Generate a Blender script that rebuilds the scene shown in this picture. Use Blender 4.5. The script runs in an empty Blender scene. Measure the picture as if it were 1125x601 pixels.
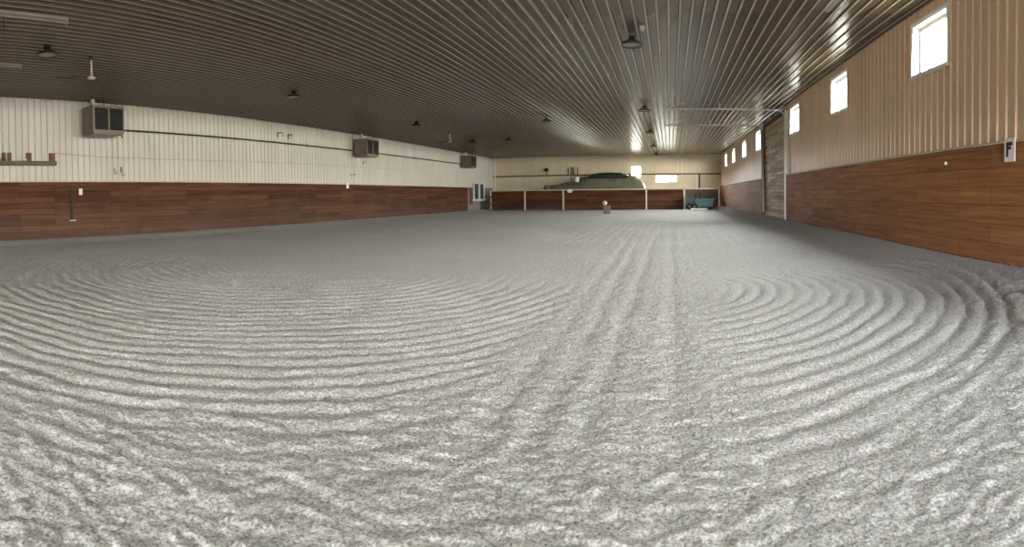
import bpy, bmesh, math, random
import numpy as np
from mathutils import Matrix, Vector

random.seed(7)
S = bpy.context.scene
C = S.collection

# ------------------------------------------------------------------ dimensions (metres)
XL, XR = -16.56, 4.63          # side walls (inner faces)
YB, YF = -9.0, 47.0            # back and far wall
H = 4.88                       # ceiling
KW = 2.03                      # top of the wooden kick boards
RIB = 0.2286                   # metal sheet rib spacing

# ------------------------------------------------------------------ material helpers
def new_mat(name):
    m = bpy.data.materials.new(name); m.use_nodes = True
    nt = m.node_tree; nt.nodes.clear()
    out = nt.nodes.new('ShaderNodeOutputMaterial')
    b = nt.nodes.new('ShaderNodeBsdfPrincipled')
    nt.links.new(b.outputs[0], out.inputs[0])
    return m, nt, b

def N(nt, kind, **kw):
    n = nt.nodes.new(kind)
    for k, v in kw.items():
        if k in n.inputs.keys(): n.inputs[k].default_value = v
        else: setattr(n, k, v)
    return n

def ramp(nt, fac, stops):
    r = nt.nodes.new('ShaderNodeValToRGB')
    el = r.color_ramp.elements
    while len(el) < len(stops): el.new(0.5)
    for e, (p, c) in zip(el, stops):
        e.position = p; e.color = (c[0], c[1], c[2], 1)
    nt.links.new(fac, r.inputs[0])
    return r.outputs[0]

def mix(nt, fac, a, b, mode='MIX'):
    m = nt.nodes.new('ShaderNodeMix'); m.data_type = 'RGBA'; m.blend_type = mode
    if hasattr(fac, 'is_linked'): nt.links.new(fac, m.inputs[0])
    else: m.inputs[0].default_value = fac
    for s, v in ((6, a), (7, b)):
        if hasattr(v, 'is_linked'): nt.links.new(v, m.inputs[s])
        else: m.inputs[s].default_value = (v[0], v[1], v[2], 1)
    return m.outputs[2]

def simple(name, col, rough=0.5, metal=0.0, var=0.12, scale=6.0, bump=0.0):
    """plain surface with a little procedural colour variation"""
    m, nt, b = new_mat(name)
    tc = N(nt, 'ShaderNodeTexCoord')
    no = N(nt, 'ShaderNodeTexNoise', Scale=scale, Detail=4.0)
    nt.links.new(tc.outputs['Object'], no.inputs['Vector'])
    lo = [c * (1 - var) for c in col]; hi = [min(1, c * (1 + var)) for c in col]
    nt.links.new(ramp(nt, no.outputs[0], [(0.3, lo), (0.7, hi)]), b.inputs['Base Color'])
    b.inputs['Roughness'].default_value = rough; b.inputs['Metallic'].default_value = metal
    if bump:
        bp = N(nt, 'ShaderNodeBump', Strength=bump, Distance=0.01)
        nt.links.new(no.outputs[0], bp.inputs['Height']); nt.links.new(bp.outputs[0], b.inputs['Normal'])
    return m

def sheet_metal(name, col, rough, metal, streak=0.1, spec=0.5, axis='Z'):
    m, nt, b = new_mat(name)
    tc = N(nt, 'ShaderNodeTexCoord'); mp = N(nt, 'ShaderNodeMapping')
    mp.inputs['Scale'].default_value = {'Z': (1.2, 1.2, 0.25), 'Y': (4.4, 0.12, 1)}[axis]
    nt.links.new(tc.outputs['Object'], mp.inputs[0])
    no = N(nt, 'ShaderNodeTexNoise', Scale=1.0, Detail=5.0)
    nt.links.new(mp.outputs[0], no.inputs['Vector'])
    lo = [c * (1 - streak) for c in col]; hi = [min(1, c * (1 + streak)) for c in col]
    nt.links.new(ramp(nt, no.outputs[0], [(0.3, lo), (0.7, hi)]), b.inputs['Base Color'])
    b.inputs['Roughness'].default_value = rough; b.inputs['Metallic'].default_value = metal
    b.inputs['Specular IOR Level'].default_value = spec
    n2 = N(nt, 'ShaderNodeTexNoise', Scale=3.0, Detail=2.0)
    nt.links.new(tc.outputs['Object'], n2.inputs['Vector'])
    bp = N(nt, 'ShaderNodeBump', Strength=0.12, Distance=0.004)
    nt.links.new(n2.outputs[0], bp.inputs['Height']); nt.links.new(bp.outputs[0], b.inputs['Normal'])
    return m

def planks(name, axis, dark, light, length=3.4, width=0.19, dust=0.35, rough=0.75, gap=0.35):
    """horizontal boards along Y (axis 'Y') or X (axis 'X'), height along Z"""
    m, nt, b = new_mat(name)
    tc = N(nt, 'ShaderNodeTexCoord'); sp = N(nt, 'ShaderNodeSeparateXYZ')
    nt.links.new(tc.outputs['Object'], sp.inputs[0])
    cb = N(nt, 'ShaderNodeCombineXYZ')
    nt.links.new(sp.outputs[axis], cb.inputs['X']); nt.links.new(sp.outputs['Z'], cb.inputs['Y'])
    br = N(nt, 'ShaderNodeTexBrick', Scale=1.0)
    br.inputs['Brick Width'].default_value = length; br.inputs['Row Height'].default_value = width
    br.inputs['Mortar Size'].default_value = 0.006; br.inputs['Mortar Smooth'].default_value = 0.3
    br.inputs['Color1'].default_value = (*dark, 1); br.inputs['Color2'].default_value = (*light, 1)
    br.inputs['Mortar'].default_value = (dark[0]*gap, dark[1]*gap, dark[2]*gap, 1)
    br.offset = 0.37
    nt.links.new(cb.outputs[0], br.inputs['Vector'])
    mp = N(nt, 'ShaderNodeMapping'); mp.inputs['Scale'].default_value = (0.5, 9.0, 1)
    nt.links.new(cb.outputs[0], mp.inputs[0])
    gr = N(nt, 'ShaderNodeTexNoise', Scale=1.6, Detail=7.0, Roughness=0.65)
    nt.links.new(mp.outputs[0], gr.inputs['Vector'])
    g = ramp(nt, gr.outputs[0], [(0.25, (0.55, 0.52, 0.5)), (0.75, (1.45, 1.4, 1.35))])
    col = mix(nt, 1.0, br.outputs['Color'], g, 'MULTIPLY')
    # patchy dust thrown up from the footing
    dn = N(nt, 'ShaderNodeTexNoise', Scale=0.9, Detail=6.0, Roughness=0.6)
    nt.links.new(cb.outputs[0], dn.inputs['Vector'])
    ma = N(nt, 'ShaderNodeMath', operation='MULTIPLY_ADD')
    nt.links.new(sp.outputs['Z'], ma.inputs[0]); ma.inputs[1].default_value = -0.42; ma.inputs[2].default_value = 0.62
    ad = N(nt, 'ShaderNodeMath', operation='ADD'); nt.links.new(ma.outputs[0], ad.inputs[0])
    ms = N(nt, 'ShaderNodeMath', operation='MULTIPLY_ADD'); nt.links.new(dn.outputs[0], ms.inputs[0])
    ms.inputs[1].default_value = 1.1; ms.inputs[2].default_value = -0.55
    nt.links.new(ms.outputs[0], ad.inputs[1])
    mm = N(nt, 'ShaderNodeMath', operation='MULTIPLY', use_clamp=True)
    nt.links.new(ad.outputs[0], mm.inputs[0]); mm.inputs[1].default_value = dust * 2
    col = mix(nt, mm.outputs[0], col, (0.17, 0.145, 0.12))
    nt.links.new(col, b.inputs['Base Color'])
    b.inputs['Roughness'].default_value = rough; b.inputs['Specular IOR Level'].default_value = 0.15
    bp = N(nt, 'ShaderNodeBump', Strength=0.35, Distance=0.01)
    iv = N(nt, 'ShaderNodeMath', operation='SUBTRACT'); iv.inputs[0].default_value = 1.0
    nt.links.new(br.outputs['Fac'], iv.inputs[1]); nt.links.new(iv.outputs[0], bp.inputs['Height'])
    nt.links.new(bp.outputs[0], b.inputs['Normal'])
    return m

def glass_mat():
    m = bpy.data.materials.new('window_glass'); m.use_nodes = True
    nt = m.node_tree; nt.nodes.clear()
    out = N(nt, 'ShaderNodeOutputMaterial'); tr = N(nt, 'ShaderNodeBsdfTransparent')
    gl = N(nt, 'ShaderNodeBsdfGlossy', Roughness=0.03)
    tr.inputs[0].default_value = (0.93, 0.95, 0.95, 1)
    lw = N(nt, 'ShaderNodeLayerWeight', Blend=0.5); pw = N(nt, 'ShaderNodeMath', operation='POWER')
    nt.links.new(lw.outputs['Facing'], pw.inputs[0]); pw.inputs[1].default_value = 4.0
    fr = N(nt, 'ShaderNodeMath', operation='MULTIPLY_ADD'); nt.links.new(pw.outputs[0], fr.inputs[0])
    fr.inputs[1].default_value = 0.6; fr.inputs[2].default_value = 0.04
    mx = N(nt, 'ShaderNodeMixShader')
    nt.links.new(fr.outputs[0], mx.inputs[0]); nt.links.new(tr.outputs[0], mx.inputs[1])
    nt.links.new(gl.outputs[0], mx.inputs[2]); nt.links.new(mx.outputs[0], out.inputs[0])
    return m

def sand_mat():
    m, nt, b = new_mat('arena_sand')
    tc = N(nt, 'ShaderNodeTexCoord')
    big = N(nt, 'ShaderNodeTexNoise', Scale=0.35, Detail=5.0)
    mid = N(nt, 'ShaderNodeTexNoise', Scale=20.0, Detail=6.0, Roughness=0.75)
    fine = N(nt, 'ShaderNodeTexNoise', Scale=60.0, Detail=5.0, Roughness=0.75)
    vor = N(nt, 'ShaderNodeTexVoronoi', Scale=95.0)
    for n in (big, mid, fine, vor): nt.links.new(tc.outputs['Object'], n.inputs['Vector'])
    c0 = ramp(nt, big.outputs[0], [(0.3, (0.46, 0.468, 0.475)), (0.7, (0.53, 0.54, 0.55))])
    c1 = mix(nt, 1.0, c0, ramp(nt, mid.outputs[0], [(0.3, (0.8, 0.8, 0.8)), (0.7, (1.15, 1.15, 1.15))]), 'MULTIPLY')
    c2 = mix(nt, 1.0, c1, ramp(nt, fine.outputs[0], [(0.38, (0.45, 0.45, 0.46)), (0.62, (1.45, 1.45, 1.45))]), 'MULTIPLY')
    # pale fibre specks in the footing
    sp = ramp(nt, vor.outputs['Color'], [(0.83, (0, 0, 0)), (0.9, (1, 1, 1))])
    c3 = mix(nt, sp, c2, (0.72, 0.71, 0.69))
    nt.links.new(c3, b.inputs['Base Color'])
    b.inputs['Roughness'].default_value = 0.95; b.inputs['Specular IOR Level'].default_value = 0.1
    b1 = N(nt, 'ShaderNodeBump', Strength=0.9, Distance=0.016)
    nt.links.new(fine.outputs[0], b1.inputs['Height'])
    b2 = N(nt, 'ShaderNodeBump', Strength=1.0, Distance=0.032)
    nt.links.new(mid.outputs[0], b2.inputs['Height']); nt.links.new(b1.outputs[0], b2.inputs['Normal'])
    nt.links.new(b2.outputs[0], b.inputs['Normal'])
    return m

M = {
 'sand': sand_mat(),
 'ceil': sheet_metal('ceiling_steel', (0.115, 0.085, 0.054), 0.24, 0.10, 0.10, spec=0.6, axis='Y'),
 'ridge': sheet_metal('rib_painted_light', (0.36, 0.31, 0.25), 0.3, 0.1, 0.10, axis='Y'),  # painted light: paler colour for the bright lines along the ribs
 'wall': sheet_metal('white_wall_steel', (0.62, 0.59, 0.535), 0.45, 0.0, 0.06),
 'wallf': sheet_metal('cream_wall_steel', (0.72, 0.62, 0.46), 0.45, 0.0, 0.06),
 'wallr': sheet_metal('tan_wall_steel', (0.74, 0.545, 0.37), 0.42, 0.0, 0.06),
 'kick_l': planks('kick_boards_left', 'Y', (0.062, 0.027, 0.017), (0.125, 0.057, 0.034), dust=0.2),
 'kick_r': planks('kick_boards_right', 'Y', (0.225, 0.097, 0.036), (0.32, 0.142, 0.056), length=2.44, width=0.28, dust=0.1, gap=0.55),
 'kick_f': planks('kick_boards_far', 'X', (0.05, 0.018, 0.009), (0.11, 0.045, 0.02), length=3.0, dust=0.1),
 'door_wood': planks('weathered_door_planks', 'Y', (0.34, 0.255, 0.16), (0.72, 0.56, 0.37), length=1.7, width=0.15, dust=0.2),
 'cap': simple('pale_cap_trim', (0.55, 0.49, 0.41), 0.6),
 'white': simple('white_paint', (0.86, 0.84, 0.79), 0.5, var=0.04),
 'frame': simple('white_vinyl', (0.82, 0.81, 0.78), 0.4, var=0.03),
 'black': simple('black_metal', (0.015, 0.014, 0.013), 0.45, 0.3),
 'blackpipe': simple('black_pipe', (0.03, 0.022, 0.016), 0.5, 0.2),
 'tan': simple('tan_enamel', (0.17, 0.135, 0.09), 0.45, 0.1),
 'tandark': simple('dark_louvre', (0.035, 0.028, 0.022), 0.5, 0.2),  # slats darker than the tan casing
 'galv': simple('galvanised_steel', (0.50, 0.48, 0.45), 0.4, 0.7),
 'lens': simple('lamp_lens', (0.30, 0.29, 0.27), 0.25, var=0.05),
 'brown': simple('brown_trim', (0.11, 0.07, 0.04), 0.6),
 'darkwood': simple('dark_stained_wood', (0.07, 0.042, 0.025), 0.7, scale=12),
 'redwood': simple('red_brown_wood', (0.16, 0.07, 0.045), 0.7, scale=14),
 'greywood': simple('grey_brown_wood', (0.13, 0.09, 0.065), 0.7, scale=14),
 'post': simple('pale_post', (0.62, 0.55, 0.46), 0.6),
 'strip': simple('grey_strip_enamel', (0.30, 0.265, 0.225), 0.5),
 'tarp': simple('grey_green_tarp', (0.13, 0.125, 0.085), 0.6, var=0.25, scale=1.2, bump=0.5),
 'tarpshade': simple('shade_band', (0.022, 0.02, 0.013), 0.6, var=0.3, scale=2),  # near-black colour for the shadow band over the tarp crest
 'teal': simple('turquoise_paint', (0.05, 0.15, 0.175), 0.45, var=0.15),
 'tealdark': simple('dark_teal_plastic', (0.03, 0.075, 0.085), 0.5),
 'rubber': simple('black_rubber', (0.012, 0.012, 0.012), 0.8),
 'grey': simple('grey_paint', (0.27, 0.26, 0.25), 0.6),
 'mauve': simple('dull_mauve_plastic', (0.19, 0.14, 0.125), 0.6),
 'cable': simple('pale_cable', (0.45, 0.42, 0.36), 0.6),
 'glass': glass_mat(),
 'soil': simple('outdoor_ground', (0.30, 0.28, 0.24), 0.9, scale=0.5),
}

# ------------------------------------------------------------------ mesh helpers
def box(bm, x0, x1, y0, y1, z0, z1):
    vs = [bm.verts.new(p) for p in ((x0,y0,z0),(x1,y0,z0),(x1,y1,z0),(x0,y1,z0),(x0,y0,z1),(x1,y0,z1),(x1,y1,z1),(x0,y1,z1))]
    for f in ((0,3,2,1),(4,5,6,7),(0,1,5,4),(1,2,6,5),(2,3,7,6),(3,0,4,7)):
        bm.faces.new([vs[i] for i in f])
    return vs

def cbox(bm, c, s, rot=None):
    vs = box(bm, -s[0]/2, s[0]/2, -s[1]/2, s[1]/2, -s[2]/2, s[2]/2)
    mt = Matrix.Translation(c) @ (rot.to_4x4() if rot else Matrix.Identity(4))
    for v in vs: v.co = mt @ v.co

def tube(bm, pts, r, seg=10, cap=True):
    pts = [Vector(p) for p in pts]; rings = []
    for i, p in enumerate(pts):
        d = (pts[min(i+1, len(pts)-1)] - pts[max(i-1, 0)]).normalized()
        a = d.orthogonal().normalized() if not rings else (pa - d*pa.dot(d)).normalized()
        pa = a; b = d.cross(a)
        rr = r[i] if isinstance(r, (list, tuple)) else r
        rings.append([bm.verts.new(p + rr*(a*math.cos(t) + b*math.sin(t))) for t in [2*math.pi*k/seg for k in range(seg)]])
    for q, w in zip(rings, rings[1:]):
        for k in range(seg): bm.faces.new((q[k], q[(k+1)%seg], w[(k+1)%seg], w[k]))
    if cap:
        bm.faces.new(rings[0][::-1]); bm.faces.new(rings[-1])

def lathe(bm, prof, seg=24, c=(0,0,0)):
    """profile of (radius, z); closed at ends when radius is zero"""
    rings = []
    for r, z in prof:
        if r < 1e-6: rings.append([bm.verts.new((c[0], c[1], c[2]+z))])
        else: rings.append([bm.verts.new((c[0]+r*math.cos(2*math.pi*k/seg), c[1]+r*math.sin(2*math.pi*k/seg), c[2]+z)) for k in range(seg)])
    for a, b in zip(rings, rings[1:]):
        for k in range(seg):
            k2 = (k+1) % seg
            if len(a) == 1 and len(b) == 1: continue
            if len(a) == 1: bm.faces.new((a[0], b[k2], b[k]))
            elif len(b) == 1: bm.faces.new((a[k], a[k2], b[0]))
            else: bm.faces.new((a[k], a[k2], b[k2], b[k]))

def obj(name, bm, mat, parent=None, bevel=0.0, smooth=False, loc=None):
    bmesh.ops.recalc_face_normals(bm, faces=bm.faces)
    me = bpy.data.meshes.new(name); bm.to_mesh(me); bm.free()
    me.materials.append(mat if not isinstance(mat, str) else M[mat])
    if smooth:
        for p in me.polygons: p.use_smooth = True
    o = bpy.data.objects.new(name, me); C.objects.link(o)
    if parent: o.parent = parent
    if loc: o.location = loc
    if bevel:
        bv = o.modifiers.new('edge', 'BEVEL'); bv.width = bevel; bv.segments = 2; bv.limit_method = 'ANGLE'
    return o

def mk(fn, *a, **k):
    bm = bmesh.new(); fn(bm, *a, **k); return bm

def boxes(*bs):
    bm = bmesh.new()
    for b in bs: box(bm, *b)
    return bm

def tag(o, label, cat, group=None, kind=None):
    o['label'] = label; o['category'] = cat
    if group: o['group'] = group
    if kind: o['kind'] = kind
    return o

def thing(name, label, cat, loc=(0,0,0), rotz=0, group=None, kind=None):
    o = bpy.data.objects.new(name, None); C.objects.link(o)
    o.empty_display_size = 0.2
    o.location = loc; o.rotation_euler = (0, 0, rotz)
    return tag(o, label, cat, group, kind)

def dup(root, label, loc, rotz=None, group=None):
    r = root.copy(); C.objects.link(r); r.location = loc; r['label'] = label
    if rotz is not None: r.rotation_euler = (0, 0, rotz)
    if group: r['group'] = group
    for ch in list(root.children):
        c = ch.copy(); C.objects.link(c); c.parent = r
        for g in list(ch.children):
            d = g.copy(); C.objects.link(d); d.parent = c
    return r

# ribbed sheet: profile runs along u from u0 to u1, extruded along w from w0 to w1
def ribbed(bm, u0, u1, w0, w1, place, h=0.022, base=0.075, top=0.03, back=0.02, ridge=0):
    prof = []
    k0 = math.floor(u0 / RIB) - 1
    k = k0
    pts = []
    while k * RIB < u1 + RIB:
        c = k * RIB
        pts += [(c - base/2, 0), (c - top/2, h), (c + top/2, h), (c + base/2, 0)]
        k += 1
    def hat(u):
        d = abs(u - round(u / RIB) * RIB)
        return h if d <= top/2 else max(0.0, h * (base/2 - d) / (base/2 - top/2))
    prof = [(u0, hat(u0))] + [p for p in pts if u0 + 1e-4 < p[0] < u1 - 1e-4] + [(u1, hat(u1))]
    a = [bm.verts.new(place(u, w0, d)) for u, d in prof]
    b = [bm.verts.new(place(u, w1, d)) for u, d in prof]
    for i in range(len(prof) - 1):
        fc = bm.faces.new((a[i], a[i+1], b[i+1], b[i]))
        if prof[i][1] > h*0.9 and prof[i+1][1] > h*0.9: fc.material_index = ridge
    c = [bm.verts.new(place(u, w, -back)) for u, w in ((u0, w0), (u1, w0), (u1, w1), (u0, w1))]
    bm.faces.new(c)

# ------------------------------------------------------------------ floor
def vnoise(x, y, seed):
    xi = np.floor(x).astype(np.int64); yi = np.floor(y).astype(np.int64)
    fx = x - xi; fy = y - yi
    fx = fx*fx*(3-2*fx); fy = fy*fy*(3-2*fy)
    def hsh(a, b):
        n = (a*374761393 + b*668265263 + seed*982451653) & 0xffffffff
        n = ((n ^ (n >> 13)) * 1274126177) & 0xffffffff
        return ((n ^ (n >> 16)) & 0xffff) / 65535.0
    v00, v10, v01, v11 = hsh(xi, yi), hsh(xi+1, yi), hsh(xi, yi+1), hsh(xi+1, yi+1)
    return (v00*(1-fx)+v10*fx)*(1-fy) + (v01*(1-fx)+v11*fx)*fy - 0.5

def sst(a, b, x):
    t = np.clip((x-a)/(b-a), 0, 1); return t*t*(3-2*t)

def floor_height(X, Y):
    n = lambda s, k: vnoise(X*s, Y*s, k)
    warp = 0.22*n(0.9, 1) + 0.08*n(2.6, 2) + 0.045*n(7.0, 13)
    # harrow grooves: sharp-bottomed furrows with broad soft crests
    def furrow(s, spacing):
        t = np.abs(((s/spacing) % 1.0) - 0.5) * 2            # 1 at the groove, 0 at the crest
        return -(t**2.2)
    # big turning circle on the left
    r1 = np.hypot(X+7.0, (Y-7.8)) + warp
    left = furrow(r1, 0.225) * sst(-1.05, -1.55, X) * sst(8.4, 7.1, r1) * sst(0.8, 1.6, r1) * sst(8.2, 5.8, Y)
    # smaller circle on the right
    r2 = np.hypot(X+0.55, Y-7.1) + 0.6*warp
    right = furrow(r2, 0.225) * sst(0.1, 0.9, X) * sst(5.3, 4.5, r2) * sst(1.0, 1.8, r2) * sst(9.2, 7.4, Y)
    # far part, straight passes along the hall
    far = furrow(X + 0.3*warp, 0.34) * sst(10, 15, Y) * 0.5
    # wheel tracks up the middle
    lug = 0.5 + 0.5*np.cos(2*np.pi*Y/0.28)
    tracks = 0
    for tx, wd in ((-1.06, 0.10), (-0.78, 0.09), (-0.48, 0.08), (0.02, 0.09)):
        xx = X - tx - 0.012*(Y-5)*(-1 if tx < -0.6 else 0.3) - 0.08*n(0.5, 9)
        tracks = tracks - np.exp(-(xx/wd)**2) * (0.75 + 0.35*lug)
    tracks = tracks * sst(1.9, 3.0, Y) * sst(24, 9, Y) * (0.6 + 0.8*np.clip(n(0.7, 10)+0.4, 0, 1))
    # trodden, cloddy footing between the raked parts
    rough = 1 - 0.75*np.clip(np.abs(left)*0 + sst(-1.2, -1.7, X)*sst(7.6, 6.8, r1) + sst(0.2, 0.9, X)*sst(4.6, 4.0, r2), 0, 1)
    clods = (np.abs(n(8.5, 3)) * 1.3 + np.abs(n(16, 4)) * 1.2 + 0.9*n(19, 5) + 0.7*n(34, 6))
    brk = 0.75 + 0.9*n(3.1, 14)
    z = 0.033*left*brk + 0.033*right*brk + 0.010*far + 0.020*tracks + 0.012*rough*(clods-0.55) + 0.003*n(14, 7) + 0.006*n(31, 8) + 0.006*n(52, 15)*sst(6, 3, Y)
    z = z + 0.03*n(0.45, 11)*sst(3.5, 7, Y) + 0.008*n(1.3, 12)
    # footing pushed up against the kick boards
    z = z + 0.27*sst(3.3, 4.62, X) + 0.10*sst(-15.2, -16.5, X)
    return z + 0.01

ys = [YB]
while ys[-1] < YF:
    y = ys[-1]
    ys.append(y + (0.3 if y < -0.5 else 0.05 if y < 0.2 else 0.017 if y < 3.6 else 0.026 if y < 5.5 else 0.04 if y < 9 else 0.07 if y < 16 else 0.2))
ys[-1] = YF; ys = np.array(ys)
xs = [XL]
while xs[-1] < XR:
    x = xs[-1]
    xs.append(x + (0.09 if x < -11 else 0.06 if x < -5 else 0.03 if x > -4.2 else 0.045))
xs[-1] = XR; xs = np.array(xs)
GX, GY = np.meshgrid(xs, ys)
GZ = floor_height(GX, GY)
nx, ny = len(xs), len(ys)
me = bpy.data.meshes.new('floor')
me.vertices.add(nx*ny)
me.vertices.foreach_set('co', np.stack([GX, GY, GZ], -1).astype(np.float32).ravel())
idx = np.arange(nx*ny).reshape(ny, nx)
quads = np.stack([idx[:-1,:-1], idx[:-1,1:], idx[1:,1:], idx[1:,:-1]], -1).reshape(-1, 4)
me.loops.add(quads.size); me.loops.foreach_set('vertex_index', quads.ravel().astype(np.int32))
me.polygons.add(len(quads))
me.polygons.foreach_set('loop_start', np.arange(0, quads.size, 4, dtype=np.int32))
me.update(calc_edges=True); me.validate()
me.polygons.foreach_set('use_smooth', np.ones(len(quads), dtype=bool))
me.materials.append(M['sand'])
fl = bpy.data.objects.new('floor', me); C.objects.link(fl)
tag(fl, 'grey sand arena floor raked into curved furrows', 'floor', kind='structure')

tag(obj('ground', boxes((-120, 140, -120, 160, -0.6, -0.3)), 'soil'), 'bare ground outside the building', 'ground', kind='structure')

# ------------------------------------------------------------------ ceiling and walls
bm = bmesh.new()
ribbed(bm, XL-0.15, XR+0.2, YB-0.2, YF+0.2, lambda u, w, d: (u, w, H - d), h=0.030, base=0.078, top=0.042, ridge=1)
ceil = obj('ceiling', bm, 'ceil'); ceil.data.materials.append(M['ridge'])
tag(ceil, 'dark steel ceiling, light painted on the ribs running the length of the hall', 'ceiling', kind='structure')

bm = bmesh.new()
ribbed(bm, YB-0.2, YF+0.2, -0.2, H, lambda u, w, d: (XL + d, u, w), h=0.034, base=0.07)
tag(obj('wall_left', bm, 'wall'), 'left wall of white ribbed steel above brown boards', 'wall', kind='structure')

WT, WB, WW = 4.56, 3.56, 1.36
WY = [-1.82, 3.35, 8.52, 13.69, 18.86, 26.78, 31.95, 37.12, 42.29]
DY0, DY1, DH = 20.15, 25.15, 4.50        # overhead door in the right wall
bm = bmesh.new()
P = lambda u, w, d: (XR - d, u, w)
kw = dict(h=0.02, base=0.07)
ribbed(bm, YB-0.2, DY0, -0.2, WB, P, **kw); ribbed(bm, DY1, YF+0.2, -0.2, WB, P, **kw)
edges = [YB-0.2]
for y in WY: edges += [y - WW/2, y + WW/2]
edges.append(YF+0.2)
for a, b in zip(edges[0::2], edges[1::2]):
    if a < DY0 < b:
        ribbed(bm, a, DY0, WB, WT, P, **kw); ribbed(bm, DY1, b, WB, WT, P, **kw)
    else: ribbed(bm, a, b, WB, WT, P, **kw)
ribbed(bm, YB-0.2, DY0, WT, H, P, **kw); ribbed(bm, DY1, YF+0.2, WT, H, P, **kw)
ribbed(bm, DY0, DY1, WT, H, P, **kw)
tag(obj('wall_right', bm, 'wallr'), 'right wall of tan ribbed steel with small high windows', 'wall', kind='structure')

# far wall with two openings
FWIN = [(-3.45, -2.58, 2.92, 3.82), (-1.25, 0.62, 2.42, 2.98)]
bm = bmesh.new()
P = lambda u, w, d: (u, YF - d, w)
zs = sorted({-0.2, H, *[z for f in FWIN for z in f[2:]]})
for z0, z1 in zip(zs, zs[1:]):
    cuts = [XL-0.15]
    for f in sorted(FWIN):
        if f[2] <= z0 + 1e-6 and f[3] >= z1 - 1e-6: cuts += [f[0], f[1]]
    cuts.append(XR+0.2)
    for a, b in zip(cuts[0::2], cuts[1::2]): ribbed(bm, a, b, z0, z1, P, h=0.014, base=0.06)
tag(obj('wall_far', bm, 'wallf'), 'far end wall of cream ribbed steel', 'wall', kind='structure')

# back wall behind the viewer; unseen doorway added and sized to light the near sand
OX0, OX1, OH = 0.6, 3.4, 2.4
bm = bmesh.new()
P = lambda u, w, d: (u, YB + d, w)
ribbed(bm, XL-0.15, OX0, -0.2, H, P); ribbed(bm, OX1, XR+0.2, -0.2, H, P); ribbed(bm, OX0, OX1, OH, H, P)
tag(obj('wall_back', bm, 'wall'), 'unseen back wall with a doorway added to light the near sand', 'wall', kind='structure')

# kick boards
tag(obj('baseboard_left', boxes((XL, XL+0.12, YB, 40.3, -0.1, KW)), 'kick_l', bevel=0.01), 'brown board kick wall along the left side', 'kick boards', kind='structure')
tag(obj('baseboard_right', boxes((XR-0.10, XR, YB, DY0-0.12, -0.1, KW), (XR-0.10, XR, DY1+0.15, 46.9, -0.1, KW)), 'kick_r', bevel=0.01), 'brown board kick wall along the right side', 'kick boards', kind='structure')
tag(obj('baseboard_far', boxes((XL+0.1, XR, YF-0.06, YF, -0.1, 1.75)), 'kick_f'), 'dark boards low on the far end wall', 'kick boards', kind='structure')
tag(obj('trim_1', boxes((XL, XL+0.15, YB, 40.3, KW, KW+0.045)), 'cap', bevel=0.008), 'pale cap strip along the left kick boards', 'trim', kind='structure')
tag(obj('trim_2', boxes((XR-0.12, XR, YB, DY0-0.12, KW, KW+0.035), (XR-0.12, XR, DY1+0.15, 46.9, KW, KW+0.035)), 'cap', bevel=0.008), 'pale cap strip along the right kick boards', 'trim', kind='structure')
tag(obj('trim_3', boxes((XL, XR-0.02, YF-0.10, YF, 3.06, 3.18)), 'brown', bevel=0.008), 'dark brown band across the far end wall', 'trim', kind='structure')
tag(obj('trim_4', boxes((XR-0.045, XR, YB, YF, H-0.075, H-0.028)), 'brown'), 'dark strip where ceiling meets right wall', 'trim', kind='structure')  # strip darker than wall and ceiling, along their joint

# windows: white reveal box, sash, mullion, pane
def window(n, label, y):
    t = thing('window_%d' % n, label, 'window', (XR, y, WB), kind='structure')
    w, h, d = WW/2, WT-WB, 0.18
    f = 0.035
    obj('window_frame', boxes((-0.03, d, -w, -w+f, 0, h), (-0.03, d, w-f, w, 0, h), (-0.03, d, -w+f, w-f, 0, f), (-0.03, d, -w+f, w-f, h-f, h)), 'frame', t)
    c = 0.045
    obj('casing', boxes((-0.045, -0.02, -w-c, -w, -c, h+c), (-0.045, -0.02, w, w+c, -c, h+c), (-0.045, -0.02, -w, w, -c, 0), (-0.045, -0.02, -w, w, h, h+c)), 'frame', t)
    s = 0.07; a = w-f
    sa = obj('sash', boxes((d-0.06, d-0.01, -a, -a+s, f, h-f), (d-0.06, d-0.01, a-s, a, f, h-f), (d-0.06, d-0.01, -a+s, a-s, f, f+s), (d-0.06, d-0.01, -a+s, a-s, h-f-s, h-f), (d-0.055, d-0.015, a*0.42-0.035, a*0.42+0.035, f+s, h-f-s)), 'frame', t)
    obj('pane', boxes((d-0.038, d-0.032, -a+s, a-s, f+s, h-f-s)), 'glass', sa)
wl = ['high window of the right wall level with the viewer\'s back', 'high window of the right wall just outside the view',
      'largest, nearest high window at top right', 'second nearest high window in the right wall',
      'third high window in the right wall, just before the wooden overhead door',
      'first high window past the wooden overhead door', 'second high window past the wooden overhead door',
      'third high window past the wooden overhead door', 'last small high window beside the far end wall']
for i, (y, l) in enumerate(zip(WY, wl)): window(i+1, l, y)

for i, (x0, x1, z0, z1) in enumerate(FWIN):
    t = thing('window_%d' % (len(WY)+1+i), ['small bright window high in the far end wall', 'wide low bright window under the brown band of the far wall'][i], 'window', (x0, YF, z0), kind='structure')
    w, h, f, d = x1-x0, z1-z0, 0.03, 0.12
    wf = obj('window_frame', boxes((0, f, -0.02, d, 0, h), (w-f, w, -0.02, d, 0, h), (f, w-f, -0.02, d, 0, f), (f, w-f, -0.02, d, h-f, h)), 'frame', t)
    obj('pane', boxes((f, w-f, 0.06, 0.066, f, h-f)), 'glass', wf)

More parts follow.
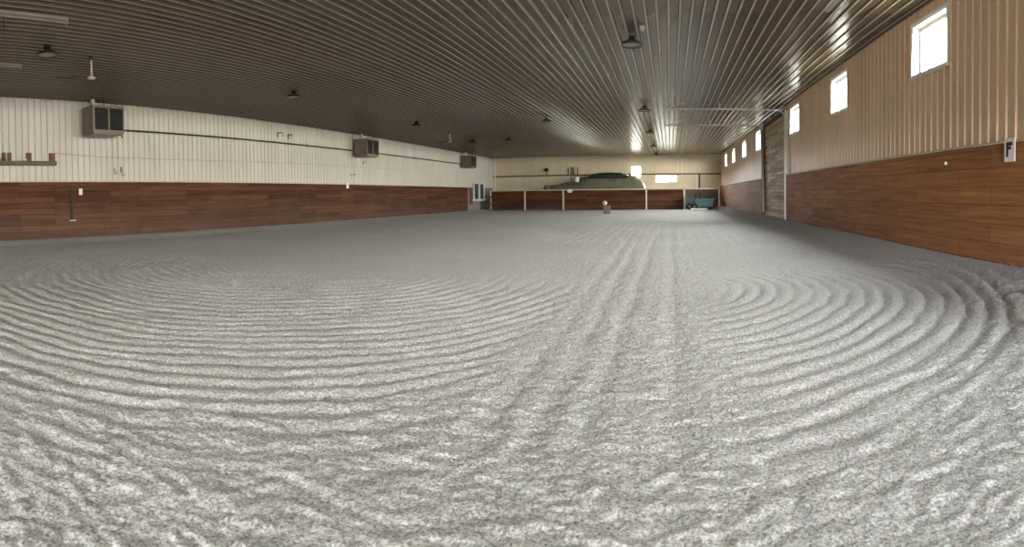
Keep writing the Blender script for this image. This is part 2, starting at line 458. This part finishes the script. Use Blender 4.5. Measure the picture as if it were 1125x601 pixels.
# ------------------------------------------------------------------ overhead door on the right
t = thing('door_1', 'closed overhead door of weathered horizontal planks in the right wall', 'door', (XR, (DY0+DY1)/2, 0), kind='structure')
hw = (DY1-DY0)/2
nsec = 8; sh = DH/nsec
for k in range(nsec):
    obj('door_section', boxes((0.02, 0.07, -hw, hw, k*sh-0.1*(k == 0), (k+1)*sh)), 'door_wood', t, bevel=0.012, loc=(0, 0, 0))
obj('door_jamb', boxes((-0.13, 0.12, -hw-0.13, -hw, -0.1, DH+0.06)), 'white', t, bevel=0.008)
obj('door_jamb', boxes((-0.13, 0.12, hw, hw+0.15, -0.1, DH+0.06)), 'darkwood', t, bevel=0.008)
obj('door_header', boxes((-0.06, 0.12, -hw, hw, DH, DH+0.14)), 'darkwood', t, bevel=0.008)

def door_track(y, label):
    t = thing('door_track', label, 'door track', (XR-0.09, y, 0), group='overhead door tracks')
    bm = bmesh.new(); zt = 4.60
    pts = [(0, 0, 0.4), (0, 0, 4.32)]
    for k in range(1, 7):
        a = math.pi/2*k/6; pts.append((-0.28*(1-math.cos(a)), 0, 4.32 + (zt-4.32)*math.sin(a)))
    pts += [(-4.75, 0, zt)]
    tube(bm, pts, 0.038, 8); obj('rail', bm, 'galv', t)
    for x in (-4.65, -2.6):
        bm = bmesh.new()
        box(bm, x-0.02, x+0.02, -0.02, 0.02, zt, H-0.02)
        obj('hanger', bm, 'galv', t)
    bm = bmesh.new(); tube(bm, [(-4.6, 0, zt+0.02), (-3.95, 0, H-0.05)], 0.016, 6); obj('brace', bm, 'galv', t)
door_track(DY0+0.15, 'pale overhead door rail under the ceiling, nearer of the pair')
door_track(DY1-0.1, 'overhead door rail under the ceiling, farther of the pair')
t = thing('torsion_shaft', 'dark spring shaft above the plank overhead door', 'door spring', (XR-0.16, (DY0+DY1)/2, 4.70))
obj('shaft', mk(tube, [(0, -hw+0.1, 0), (0, hw-0.05, 0)], 0.018, 8), 'black', t)
for s in (-0.9, 0.9): obj('spring', mk(tube, [(0, s-0.7, 0), (0, s+0.7, 0)], 0.055, 12), 'black', t)
for s in (-hw+0.25, hw-0.2): obj('cable_drum', mk(tube, [(0, s-0.06, 0), (0, s+0.06, 0)], 0.09, 14), 'galv', t)
for s in (-1.9, 0.0, 1.9): obj('bracket', boxes((-0.04, 0.14, s-0.02, s+0.02, -0.05, 0.05)), 'black', t)

# ------------------------------------------------------------------ unit heaters on the left wall
def heater():
    t = thing('unit_heater', 'boxy tan unit heater, nearest of the three on the left wall', 'heater', group='unit heaters along the left wall')
    w, d, h = 1.20, 0.86, 0.92
    # casing: hollow front recess facing +X/+Y; louvre face toward +X
    bm = boxes((-d, -0.06, -w/2, w/2, 0, h), (-0.06, 0, -w/2, w/2, h-0.09, h), (-0.06, 0, -w/2, w/2, 0, 0.09),
               (-0.06, 0, -w/2, -w/2+0.06, 0.09, h-0.09), (-0.06, 0, w/2-0.06, w/2, 0.09, h-0.09), (-0.06, 0, -0.03, 0.03, 0.09, h-0.09))
    obj('casing', bm, 'tan', t)
    obj('louvre_backing', boxes((-0.058, -0.05, -w/2+0.06, w/2-0.06, 0.09, h-0.09)), 'rubber', t)
    for s in (-1, 1):
        bm = bmesh.new()
        for k in range(9):
            z = 0.13 + k*0.082
            cbox(bm, (-0.028, s*(w/4 - 0.0), z), (0.05, w/2-0.1, 0.008), Matrix.Rotation(0.5, 3, 'Y'))
        for k in range(5): cbox(bm, (-0.006, s*(0.08 + k*0.115), h/2), (0.006, 0.008, h-0.2))
        obj('louvre', bm, 'tandark', t)
    obj('bottom_pan', boxes((-d+0.04, -0.04, -w/2+0.05, w/2-0.05, -0.05, 0)), 'tan', t)
    bm = bmesh.new(); tube(bm, [(-0.55, -0.33, h), (-0.55, -0.33, h+0.29)], 0.085, 14); obj('flue', bm, 'galv', t, smooth=False)
    for y in (-0.05, 0.42): obj('hanger_rod', mk(tube, [(-0.3, y, h), (-0.3, y, h+0.3)], 0.012, 6), 'black', t)
    bm = bmesh.new(); tube(bm, [(-0.35, w/2, 0.26), (-0.35, w/2+0.09, 0.26), (-0.35, w/2+0.09, -0.1)], 0.025, 8)
    tube(bm, [(-0.35, w/2+0.09, 0.2), (-0.35, w/2+0.09, 0.34)], 0.045, 8)
    obj('gas_valve', bm, 'blackpipe', t)
    return t
h1 = heater(); HX = XL + 1.05
h1.location = (HX, 8.45, 3.66)
dup(h1, 'boxy tan unit heater, middle one of the three on the left wall', (HX, 24.35, 3.62))
dup(h1, 'boxy tan unit heater near the far corner of the left wall', (HX, 39.4, 3.66))

def pipe(y0, y1, label):
    bm = bmesh.new()
    tube(bm, [(XL+0.14, y0, 3.92), (XL+0.14, y1, 3.92)], 0.028, 8)
    y = y0 + 1.0
    o = obj('gas_pipe', bm, 'blackpipe'); tag(o, label, 'pipe', 'gas pipes on the left wall')
    while y < y1:
        obj('pipe_clip', boxes((XL+0.036, XL+0.17, y-0.015, y+0.015, 3.885, 3.955)), 'blackpipe', o); y += 2.4
pipe(9.2, 23.7, 'black pipe on the left wall between the nearest and middle heaters')
pipe(25.1, 38.8, 'black pipe on the left wall between the middle and farthest heaters')
bm = bmesh.new()
tube(bm, [(XL+0.06, 6.85, 3.03), (XL+0.06, 8.6, 2.93), (XL+0.06, 12.3, 2.92), (XL+0.06, 16.2, 2.98), (XL+0.06, 24.0, 3.05), (XL+0.06, 30, 3.07)], 0.011, 6)
tag(obj('cable', bm, 'cable'), 'thin pale cable strung along the left wall below the black pipe', 'cable')

# wooden rack high on the left wall
t = thing('wall_rack', 'red-brown wooden rack on the left wall, uprights on a long board', 'rack', (XL, 5.85, 2.60))
obj('board', boxes((0.0, 0.20, -1.35, 1.02, 0, 0.14)), 'greywood', t, bevel=0.01)
for y, w in ((-0.82, 0.11), (-0.62, 0.11), (0.06, 0.16), (0.90, 0.20)):
    obj('upright', boxes((0.0, 0.10, y-w/2, y+w/2, 0.14, 0.42)), 'redwood', t, bevel=0.01)
tag(obj('round_clip', mk(lathe, [(0, -0.035), (0.05, -0.03), (0.07, 0), (0.05, 0.03), (0, 0.035)], 14), 'white', loc=(XL+0.16, 5.74, 2.775), smooth=True), 'small white round object lying on the rack board', 'clip')
tag(obj('small_bracket', boxes((XL+0.06, XL+0.15, 4.93, 5.08, 2.74, 2.82), (XL+0.06, XL+0.10, 4.97, 5.04, 2.82, 2.87)), 'black', bevel=0.005), 'small dark fitting on the left end of the rack board', 'fitting')

# latch bar on the boards
t = thing('latch_bar', 'black upright bar bolted to the left kick boards', 'bar', (XL+0.12, 7.42, 0.68))
obj('bar', boxes((0, 0.05, -0.03, 0.03, 0.05, 1.10)), 'black', t, bevel=0.006)
obj('foot_bracket', boxes((0, 0.08, -0.12, 0.12, 0, 0.045)), 'galv', t, bevel=0.006)
for y in (-0.09, 0.09): obj('bolt', mk(lathe, [(0, 0.02), (0.03, 0.015), (0.034, -0.015), (0, -0.02)], 10, (0.075, y, 0.03)), 'galv', t)

# letter plates
def letter_plate(x, y, z, w, h, label, letter=False, side=1, mat='white'):
    t = thing('letter_plate', label, 'sign', (x, y, z))
    a, b = sorted((0, side*0.02))
    obj('plate', boxes((a, b, -w/2, w/2, 0, h)), mat, t, bevel=0.004)
    if letter:
        bm = bmesh.new(); s = side
        a, b = sorted((s*0.0195, s*0.023))
        # seen from inside the hall the far edge (+Y) is on the left
        L, R = w*0.30, -w*0.30
        sw = 0.05
        box(bm, a, b, L-sw, L, h*0.20, h*0.83)
        box(bm, a, b, R, L-sw, h*0.83-sw*1.05, h*0.83)
        box(bm, a, b, R+0.03, L-sw, h*0.51, h*0.51+sw*0.95)
        obj('letter', bm, 'black', t)
letter_plate(XR-0.122, 5.90, 1.75, 0.24, 0.335, 'white plate with a black letter F on the right kick boards', True, -1)
letter_plate(XL+0.12, 7.77, 1.58, 0.13, 0.22, 'small white plate on the left kick boards beside the black bar')
letter_plate(XL+0.15, 23.1, 1.82, 0.22, 0.34, 'small white plate at the top of the left kick boards, below the middle heater')
tag(obj('round_knob', mk(lathe, [(0, -0.028), (0.016, -0.025), (0.026, 0), (0.016, 0.025), (0, 0.028)], 12), 'white', loc=(XR-0.125, 7.71, 1.81), smooth=True), 'small round white marker on the right kick boards', 'knob')  # small white knob fixed to the boards

# dark fittings on the left wall
def hook(y, z, h, label):
    bm = bmesh.new()
    tube(bm, [(XL+0.02, y, z+h), (XL+0.08, y, z+h), (XL+0.10, y, z+h*0.4), (XL+0.09, y, z), (XL+0.14, y+0.03, z-0.02), (XL+0.17, y+0.03, z+0.07)], 0.016, 6)
    box(bm, XL, XL+0.03, y-0.035, y+0.035, z+h*0.5, z+h+0.06)
    tag(obj('wall_hook', bm, 'grey'), label, 'hook', 'hooks on the left wall')
hook(9.18, 2.34, 0.16, 'short grey hook on the left wall below the nearest heater')
hook(9.48, 2.26, 0.28, 'long grey hook on the left wall below the nearest heater')
def fitting(y, z, w, h, label, m='brown'):
    t = thing('wall_fitting', label, 'fitting', (XL+0.02, y, z), group='fittings on the left wall')
    obj('mount', boxes((0, 0.04, -w/2, -w/2+0.045, 0, h), (0, 0.04, -w/2+0.045, w/2, h-0.05, h)), m, t)
    obj('arm', mk(tube, [(0.02, w/2, h*0.95), (0.14, w/2, h*0.95), (0.14, w/2, h*0.2)], 0.018, 6), m, t)
fitting(17.85, 4.16, 0.22, 0.26, 'dark wall fitting above the black pipe, nearer one')
fitting(18.55, 4.14, 0.16, 0.24, 'dark wall fitting above the black pipe, farther one')
fitting(24.9, 3.2, 0.16, 0.2, 'small grey fitting on the left wall just under the middle heater', 'grey')
fitting(23.7, 2.5, 0.3, 0.12, 'small grey fitting on the left wall low under the middle heater', 'grey')

# ------------------------------------------------------------------ ceiling lights
def high_bay():
    t = thing('high_bay_light', '', 'ceiling light', group='round high bay lights on the ceiling')
    lathe_prof = [(0, -0.02), (0.075, -0.02), (0.085, -0.10), (0.15, -0.125), (0.235, -0.16), (0.255, -0.215), (0.24, -0.225), (0.2, -0.20)]
    obj('housing', mk(lathe, lathe_prof, 24), 'black', t, smooth=True)
    obj('lens', mk(lathe, [(0, -0.215), (0.12, -0.214), (0.2, -0.205), (0.21, -0.20)], 24), 'lens', t, smooth=True)
    bm = bmesh.new(); tube(bm, [(0.12, 0, -0.03), (0.15, 0, 0.0), (0.05, 0, 0.01)], 0.014, 6); box(bm, -0.06, 0.06, -0.06, 0.06, -0.03, 0.0)
    obj('bracket', bm, 'black', t)
    return t
lights = [(-10.9, 4.4, 'black round ceiling light at top left, lens showing'),
 (-11.3, 12.95, 'black round ceiling light above the left wall between the nearest and middle heaters'),
 (-11.45, 21.8, 'black round ceiling light above and beyond the middle heater'),
 (-12.0, 30.4, 'round ceiling light just before the farthest heater'),
 (-5.55, 23.1, 'black round ceiling light alone in the middle of the ceiling'),
 (-9.6, 30.2, 'dark round ceiling light right of the farthest heater'),
 (-0.83, 11.75, 'black round ceiling light near top centre, closest of its row'),
 (-0.99, 20.9, 'second black ceiling light of the centre row'),
 (-1.05, 28.4, 'third black ceiling light of the centre row'),
 (-1.10, 36.6, 'fourth black ceiling light of the centre row'),
 (-1.12, 44.0, 'last black ceiling light of the centre row, by the far wall')]
hb = high_bay()
for i, (x, y, l) in enumerate(lights):
    if i == 0: hb.location = (x, y, H-0.03); hb['label'] = l
    else: dup(hb, l, (x, y, H-0.03))
bm = boxes((-0.56-0.05, -0.56+0.05, 11.1-0.05, 11.1+0.05, H-0.09, H-0.028)); tube(bm, [(-0.56, 11.1, H-0.09), (-0.56, 11.1, H-0.13)], 0.035, 10)
tag(obj('junction_box', bm, 'post', bevel=0.004), 'small pale junction box on the ceiling beside the nearest centre light', 'junction box')

def fan():
    t = thing('ceiling_fan', '', 'ceiling fan', group='ceiling fans')
    obj('downrod', mk(tube, [(0, 0, 0), (0, 0, -0.48)], 0.024, 10), 'post', t)
    obj('canopy', mk(lathe, [(0, 0), (0.075, 0), (0.06, -0.07), (0, -0.075)], 16), 'black', t, smooth=True)
    obj('motor', mk(lathe, [(0, -0.45), (0.07, -0.455), (0.11, -0.475), (0.11, -0.51), (0.06, -0.535), (0, -0.54)], 20), 'post', t, smooth=True)
    for k in range(3):
        bm = bmesh.new(); cbox(bm, (0.50, 0, 0), (0.74, 0.12, 0.008), Matrix.Rotation(0.2, 3, 'X')); cbox(bm, (0.14, 0, 0), (0.1, 0.04, 0.012))
        b = obj('blade', bm, 'darkwood', t, loc=(0, 0, -0.49)); b.rotation_euler = (0, 0, 2*math.pi*k/3 + 0.25)
    return t
f1 = fan(); f1.location = (-11.4, 5.75, H-0.03); f1['label'] = 'ceiling fan on a pale rod above the nearest heater'
dup(f1, 'ceiling fan on a short rod before the farthest heater', (-11.8, 26.4, H-0.03), 0.6)

def strip(x, y0, y1, label, drop):
    t = thing('strip_light', label, 'strip light', (x, (y0+y1)/2, H-0.03), group='long strip lights at top left')
    L = (y1-y0)/2
    obj('channel', boxes((-0.06, 0.06, -L, L, -0.06, 0)), 'strip', t, bevel=0.006)
    obj('tube', mk(tube, [(0, -L+0.04, -0.085), (0, L-0.04, -0.085)], 0.022, 12), 'strip', t)
    for s in (-1, 1): obj('end_holder', boxes((-0.045, 0.045, s*L-0.03*(s > 0), s*L+0.03*(s < 0), -0.115, -0.06)), 'strip', t)
    if drop:
        for dy in (-0.03, 0.05):
            obj('drop_rod', mk(tube, [(0, dy-0.12, -0.06), (0, dy-0.12, -0.40)], 0.016, 8), 'black', t)
strip(-9.15, 1.7, 4.12, 'pale strip light at the top left corner with two dark hanging rods', True)
strip(-12.5, 1.9, 4.32, 'short visible end of a pale strip light at left edge', False)

# ------------------------------------------------------------------ far left corner: service door, post, rack
t = thing('door_2', 'grey service door with white-framed two-pane window at the far left', 'door', (XL+0.03, 43.6, 0), kind='structure')
obj('door_leaf', boxes((0, 0.07, -3.0, 3.0, -0.05, 2.05)), 'grey', t, bevel=0.01)
bm = boxes((0.06, 0.14, -2.0, -1.80, 1.05, 2.42), (0.06, 0.14, 0.5, 0.72, 1.05, 2.42), (0.06, 0.14, -0.78, -0.48, 1.05, 2.42), (0.06, 0.16, -2.15, 0.95, 0.88, 1.06), (0.06, 0.14, -2.0, 0.72, 2.36, 2.46))
wf = obj('window_frame', bm, 'frame', t, bevel=0.008)
obj('pane', boxes((0.072, 0.082, -1.80, 0.5, 1.06, 2.36)), 'tealdark', wf)
obj('side_board', boxes((0.06, 0.10, -2.9, -2.2, 0.6, 2.0)), 'redwood', t)
bm = bmesh.new(); tube(bm, [(0, 0, -0.05), (0, 0, H-0.02)], 0.05, 10)
tag(obj('corner_post', bm, 'white', loc=(-15.85, 45.6, 0)), 'slim white post floor to ceiling in the far left corner', 'post')
t = thing('tool_rack', 'dark arched metal rack standing at the far left door', 'rack', (-15.55, 43.6, 0.02))
for y in (-0.5, 0.5): obj('leg', mk(tube, [(0, y, 0), (0, y, 0.95)], 0.035, 8), 'black', t)
obj('arched_top', mk(tube, [(0, 0.5*math.cos(math.pi*k/10), 0.95+0.28*math.sin(math.pi*k/10)) for k in range(11)], 0.04, 8), 'black', t)
obj('shelf', boxes((-0.22, 0.18, -0.5, 0.5, 0.62, 0.68)), 'brown', t)
obj('back_panel', boxes((-0.24, -0.21, -0.52, 0.52, 0, 0.95)), 'darkwood', t)
for y in (-0.17, 0.17): obj('bar', mk(tube, [(0, y, 0), (0, y, 1.18)], 0.02, 8), 'black', t)

# ------------------------------------------------------------------ low partition at the far end
PY = 44.0
t = thing('low_partition', 'low brown board partition with pale posts across the far end', 'partition', (0, PY, 0), kind='structure')
pp = [-15.7, -12.53, -9.1, -1.98, 1.22]
for a, b in zip(pp, pp[1:]):
    obj('board_panel', boxes((a+0.06, b-0.06, -0.04, 0.04, -0.1, 1.72)), 'kick_f', t)
for x in pp + [4.17]:
    obj('post', boxes((x-0.07, x+0.07, -0.09, 0.07, -0.1, 1.70)), 'post', t, bevel=0.012)
obj('cap_rail', boxes((-15.8, 4.30, -0.12, 0.10, 1.70, 1.79)), 'cap', t, bevel=0.012)
# set-back section behind the gap
obj('gap_panel', boxes((1.3, 4.1, 0.9, 0.96, -0.1, 1.70)), 'darkwood', t)

# tarp-covered pile behind the partition
def mound(x0, x1, y0, y1, prof, z0, seed, nx=60, ny=14):
    """loaf-shaped heap: prof(t) gives crest height along x"""
    bm = bmesh.new(); rows = []
    rng = random.Random(seed)
    bump = [[rng.uniform(-1, 1) for _ in range(ny+1)] for _ in range(nx+1)]
    for i in range(nx+1):
        tt = i/nx; row = []
        for j in range(ny+1):
            s = j/ny; a = math.pi*s
            y = (y0+y1)/2 - (y1-y0)/2*math.copysign(abs(math.cos(a))**0.6, math.cos(a))
            hgt = prof(tt)
            z = z0 + (hgt-z0)*(math.sin(a)**0.45 if 0 < j < ny else 0) + 0.035*bump[i][j]*(0 < j < ny)
            row.append(bm.verts.new((x0+(x1-x0)*tt + 0.02*bump[i][j], y, z)))
        rows.append(row)
    for a, b in zip(rows, rows[1:]):
        for j in range(ny): bm.faces.new((a[j], a[j+1], b[j+1], b[j]))
    bm.faces.new(rows[0]); bm.faces.new(rows[-1][::-1])
    for a, b in zip(rows, rows[1:]): bm.faces.new((a[0], b[0], b[-1], a[-1]))
    return bm
def lerp(pts):
    def f(t):
        for (a, u), (b, v) in zip(pts, pts[1:]):
            if t <= b:
                k = (t-a)/(b-a); k = k*k*(3-2*k); return u + (v-u)*k
        return pts[-1][1]
    return f
t = thing('covered_pile', 'long heap under a grey-green tarp behind the far partition', 'pile', (0, 0, 0))
obj('tarp', mound(-11.1, -2.1, 44.35, 46.5, lerp([(0, 1.9), (0.06, 2.15), (0.25, 2.40), (0.42, 2.85), (0.55, 3.0), (0.88, 3.0), (0.97, 2.5), (1, 1.9)]), -0.05, 3), 'tarp', t, smooth=True)
obj('shade_band', mound(-7.3, -3.6, 44.55, 46.4, lerp([(0, 2.75), (0.2, 3.16), (0.5, 3.24), (0.8, 3.2), (1, 3.0)]), 2.72, 5, 40, 10), 'tarpshade', t, smooth=True)  # dark form over the crest stands in for a band of shadow
tag(obj('brown_bundle', mk(lathe, [(0, -0.18), (0.2, -0.16), (0.3, -0.02), (0.24, 0.14), (0.1, 0.2), (0, 0.21)], 14), 'redwood', loc=(-10.55, 43.97, 1.97), smooth=True), 'small brown bundle on the partition rail at the left end of the tarp', 'bundle')
tag(obj('oval_plate', mk(lathe, [(0, -0.02), (0.18, -0.02), (0.2, 0.0), (0.18, 0.02), (0, 0.02)], 20), 'white', loc=(-8.5, 43.86, 1.66)), 'white oval plate at the top of the far partition, under the dark pole', 'plate')
o = bpy.data.objects['oval_plate']; o.rotation_euler = (math.pi/2, 0, 0); o.scale = (1.25, 0.8, 1)
t = thing('pail', 'white pail on the tarp beside the dark pole', 'pail', (-7.95, 44.22, 2.42))
obj('bucket', mk(lathe, [(0, 0), (0.17, 0), (0.22, 0.38), (0.2, 0.38), (0.16, 0.03), (0, 0.03)], 18), 'white', t)
obj('handle', mk(tube, [(0.21*math.cos(math.pi*k/8), 0, 0.36+0.1*math.sin(math.pi*k/8)) for k in range(9)], 0.012, 6), 'galv', t)
tag(obj('dark_pole', mk(tube, [(0, 0, 0), (0, 0, 3.75)], 0.05, 8), 'darkwood', loc=(-8.45, 44.22, 0)), 'dark upright pole behind the partition left of the shade band', 'pole')

# fixtures on the far wall
t = thing('wall_lamp', 'small round black lamp on the far wall above the tarp\'s left end', 'lamp', (-11.25, YF-0.02, 3.64))
obj('lamp_head', mk(lathe, [(0, -0.16), (0.15, -0.14), (0.2, 0), (0.14, 0.14), (0, 0.18)], 16, (0, -0.2, 0)), 'black', t, smooth=True)
obj('arm', mk(tube, [(0, -0.2, -0.12), (0, -0.2, -0.35), (0, 0.0, -0.4)], 0.03, 8), 'brown', t)
def board_sign(x, label):
    t = thing('wall_board', label, 'board', (x, YF-0.02, 3.2))
    obj('board', boxes((-0.14, 0.14, -0.06, 0, 0, 0.62)), 'post', t, bevel=0.01)
    obj('edge_strip', boxes((-0.2, -0.14, -0.08, 0, -0.02, 0.64)), 'brown', t)
    obj('edge_strip', boxes((0.14, 0.2, -0.08, 0, -0.02, 0.64)), 'brown', t)
board_sign(-9.05, 'narrow pale board with dark edges on far wall, left of its pair')
board_sign(-8.52, 'narrow pale board with dark edges on far wall, right of its pair')
for x, l in ((0.72, 'left of two white conduits running down the far wall'), (1.12, 'right of two white conduits running down the far wall')):
    o = obj('conduit', mk(tube, [(x, YF-0.06, 3.2), (x, YF-0.06, H-0.03)], 0.035, 8), 'white'); tag(o, l, 'conduit', 'conduits on the far wall')
    for z in (3.5, 4.4): obj('strap', boxes((x-0.06, x+0.06, YF-0.1, YF, z, z+0.03)), 'galv', o)
tag(obj('wall_post', boxes((2.62, 2.74, YF-0.14, YF-0.01, 1.75, 3.06)), 'darkwood', bevel=0.01), 'dark upright post in the bright strip of the far wall', 'post')
tag(obj('wall_post', boxes((2.36, 2.50, YF-0.12, YF-0.01, 1.75, 3.06)), 'white', bevel=0.01), 'white upright post in the bright strip of the far wall', 'post')

# ------------------------------------------------------------------ turquoise cart
t = thing('utility_cart', 'turquoise utility cart with dark wheels in the far partition gap', 'cart', (2.45, 43.3, 0.03))
bm = bmesh.new()
pr = [(-0.30, 0.22), (1.05, 0.22), (1.18, 0.86), (-0.42, 0.86)]
a = [bm.verts.new((x, -0.5, z)) for x, z in pr]; b = [bm.verts.new((x, 0.5, z)) for x, z in pr]
bm.faces.new(a); bm.faces.new(b[::-1])
for k in range(4): bm.faces.new((a[k], b[k], b[(k+1) % 4], a[(k+1) % 4]))
obj('tub', bm, 'teal', t, bevel=0.03)
obj('tub_rim', boxes((-0.47, 1.23, -0.56, -0.48, 0.82, 0.90), (-0.47, 1.23, 0.48, 0.56, 0.82, 0.90), (-0.47, -0.39, -0.48, 0.48, 0.82, 0.90), (1.15, 1.23, -0.48, 0.48, 0.82, 0.90)), 'teal', t, bevel=0.012)
obj('tailboard', boxes((-1.18, -1.08, -0.5, 0.5, 0.25, 1.30)), 'teal', t, bevel=0.02)
obj('engine_hood', boxes((-1.08, -0.46, -0.42, 0.42, 0.40, 1.02)), 'tealdark', t, bevel=0.04)
obj('handlebar', mk(tube, [(-0.25, -0.4, 0.85), (-0.32, -0.4, 1.42), (-0.32, 0.4, 1.42), (-0.25, 0.4, 0.85)], 0.03, 8), 'black', t)
obj('seat_post', mk(tube, [(0.05, 0, 0.85), (0.02, 0, 1.5)], 0.05, 8), 'black', t)
for x in (-0.85, -0.42):
    for y in (-0.52, 0.52):
        w = obj('wheel', mk(lathe, [(0.07, -0.07), (0.2, -0.08), (0.27, -0.05), (0.27, 0.05), (0.2, 0.08), (0.07, 0.07), (0.07, -0.07)], 20), 'rubber', t, loc=(x, y, 0.26)); w.rotation_euler = (math.pi/2, 0, 0)
        obj('hub', mk(lathe, [(0, -0.06), (0.07, -0.06), (0.07, 0.06), (0, 0.06)], 14), 'grey', w)
for y in (-0.42, 0.42):
    w = obj('castor', mk(lathe, [(0, -0.04), (0.11, -0.04), (0.11, 0.04), (0, 0.04)], 14), 'rubber', t, loc=(0.85, y, 0.10)); w.rotation_euler = (math.pi/2, 0, 0)
t = thing('sunlit_strip', 'white rod standing in for a sunlit strip on the sand before the turquoise cart', 'pole', (2.3, 41.2, 0.09))
obj('rail', mk(tube, [(-0.62, 0, 0), (0.62, 0, 0)], 0.085, 10), 'white', t)  # white rod put in for a strip of sunlight on the sand
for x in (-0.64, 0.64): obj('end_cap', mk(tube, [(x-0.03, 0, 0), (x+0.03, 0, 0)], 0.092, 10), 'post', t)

# small stool with a pale ball
t = thing('step_stool', 'small dull mauve stool on the sand before the far partition', 'stool', (-4.2, 34.6, 0.0))
obj('seat', boxes((-0.22, 0.22, -0.2, 0.2, 0.48, 0.56)), 'mauve', t, bevel=0.015)
for x in (-0.18, 0.18):
    for y in (-0.16, 0.16): obj('leg', boxes((x-0.03, x+0.03, y-0.03, y+0.03, 0, 0.48)), 'mauve', t)
obj('step', boxes((-0.2, 0.2, -0.34, -0.12, 0.22, 0.28)), 'mauve', t, bevel=0.01)
obj('back_panel', boxes((-0.18, 0.18, 0.08, 0.11, 0.0, 0.48)), 'mauve', t)
bm = bmesh.new(); bmesh.ops.create_uvsphere(bm, u_segments=20, v_segments=12, radius=0.17)
tag(obj('ball', bm, 'cap', loc=(-4.34, 34.6, 0.73), smooth=True), 'pale round ball resting on the small mauve stool', 'ball')

# ------------------------------------------------------------------ daylight
w = bpy.data.worlds.new('World'); S.world = w; w.use_nodes = True
nt = w.node_tree; nt.nodes.clear()
out = N(nt, 'ShaderNodeOutputWorld'); bg = N(nt, 'ShaderNodeBackground')
tc = N(nt, 'ShaderNodeTexCoord'); sp = N(nt, 'ShaderNodeSeparateXYZ'); nt.links.new(tc.outputs['Generated'], sp.inputs[0])
# hazy bright sky: warm on the low-sun side (+X), cooler at the back
zc = ramp(nt, sp.outputs['Z'], [(0.0, (0.97, 0.98, 1.0)), (0.3, (0.97, 0.985, 1.0)), (1.0, (0.9, 0.95, 1.0))])
az = N(nt, 'ShaderNodeMapRange'); nt.links.new(sp.outputs['X'], az.inputs[0]); az.inputs[1].default_value = -0.1; az.inputs[2].default_value = 0.8
nt.links.new(mix(nt, az.outputs[0], zc, mix(nt, 1.0, zc, (1.06, 0.97, 0.82), 'MULTIPLY')), bg.inputs['Color'])
bg.inputs['Strength'].default_value = 225.0
nt.links.new(bg.outputs[0], out.inputs[0])

def portal(loc, rot, sx, sy):
    l = bpy.data.lights.new('daylight_opening', 'AREA'); l.shape = 'RECTANGLE'; l.size = sx; l.size_y = sy
    l.cycles.is_portal = True
    o = bpy.data.objects.new('daylight_opening', l); C.objects.link(o); o.location = loc; o.rotation_euler = rot
for y in WY: portal((XR+0.2, y, (WB+WT)/2), (0, math.pi/2, 0), WT-WB, WW)
for x0, x1, z0, z1 in FWIN: portal(((x0+x1)/2, YF+0.14, (z0+z1)/2), (-math.pi/2, 0, 0), x1-x0, z1-z0)
portal(((OX0+OX1)/2, YB-0.05, OH/2), (math.pi/2, 0, 0), OX1-OX0, OH)

# ------------------------------------------------------------------ camera: a swept (cylindrical) panorama
f, yaw, pitch, roll, cy = 573.0088, -0.3027, -0.0165, 0.0124, 224.6663
cam = bpy.data.cameras.new('Camera'); co = bpy.data.objects.new('Camera', cam); C.objects.link(co)
cam.type = 'PANO'; cam.panorama_type = 'CENTRAL_CYLINDRICAL'
cam.central_cylindrical_range_u_min = -562.5/f; cam.central_cylindrical_range_u_max = 562.5/f
cam.central_cylindrical_range_v_min = (cy-601)/f; cam.central_cylindrical_range_v_max = cy/f
cam.central_cylindrical_radius = 1.0
cam.clip_start = 0.05; cam.clip_end = 500
Rz = np.array([[math.cos(yaw), -math.sin(yaw), 0], [math.sin(yaw), math.cos(yaw), 0], [0, 0, 1]])   # (x,y,z)->(r,fw,up)
Rp = np.array([[1, 0, 0], [0, math.cos(pitch), math.sin(pitch)], [0, -math.sin(pitch), math.cos(pitch)]])
Rr = np.array([[math.cos(roll), 0, -math.sin(roll)], [0, 1, 0], [math.sin(roll), 0, math.cos(roll)]])
R = Rr @ Rp @ Rz                      # rows: right, forward, up in world axes
mw = Matrix(((R[0][0], R[2][0], -R[1][0], 0), (R[0][1], R[2][1], -R[1][1], 0), (R[0][2], R[2][2], -R[1][2], 1.2874), (0, 0, 0, 1)))
co.matrix_world = mw
S.camera = co

S.cycles.max_bounces = 10; S.cycles.diffuse_bounces = 6; S.cycles.transparent_max_bounces = 8
S.cycles.sample_clamp_indirect = 8.0
S.cycles.use_denoising = True
S.view_settings.view_transform = 'Standard'; S.view_settings.look = 'None'
S.view_settings.gamma = 1.0; S.view_settings.use_curve_mapping = False
S.view_settings.exposure = 0.18
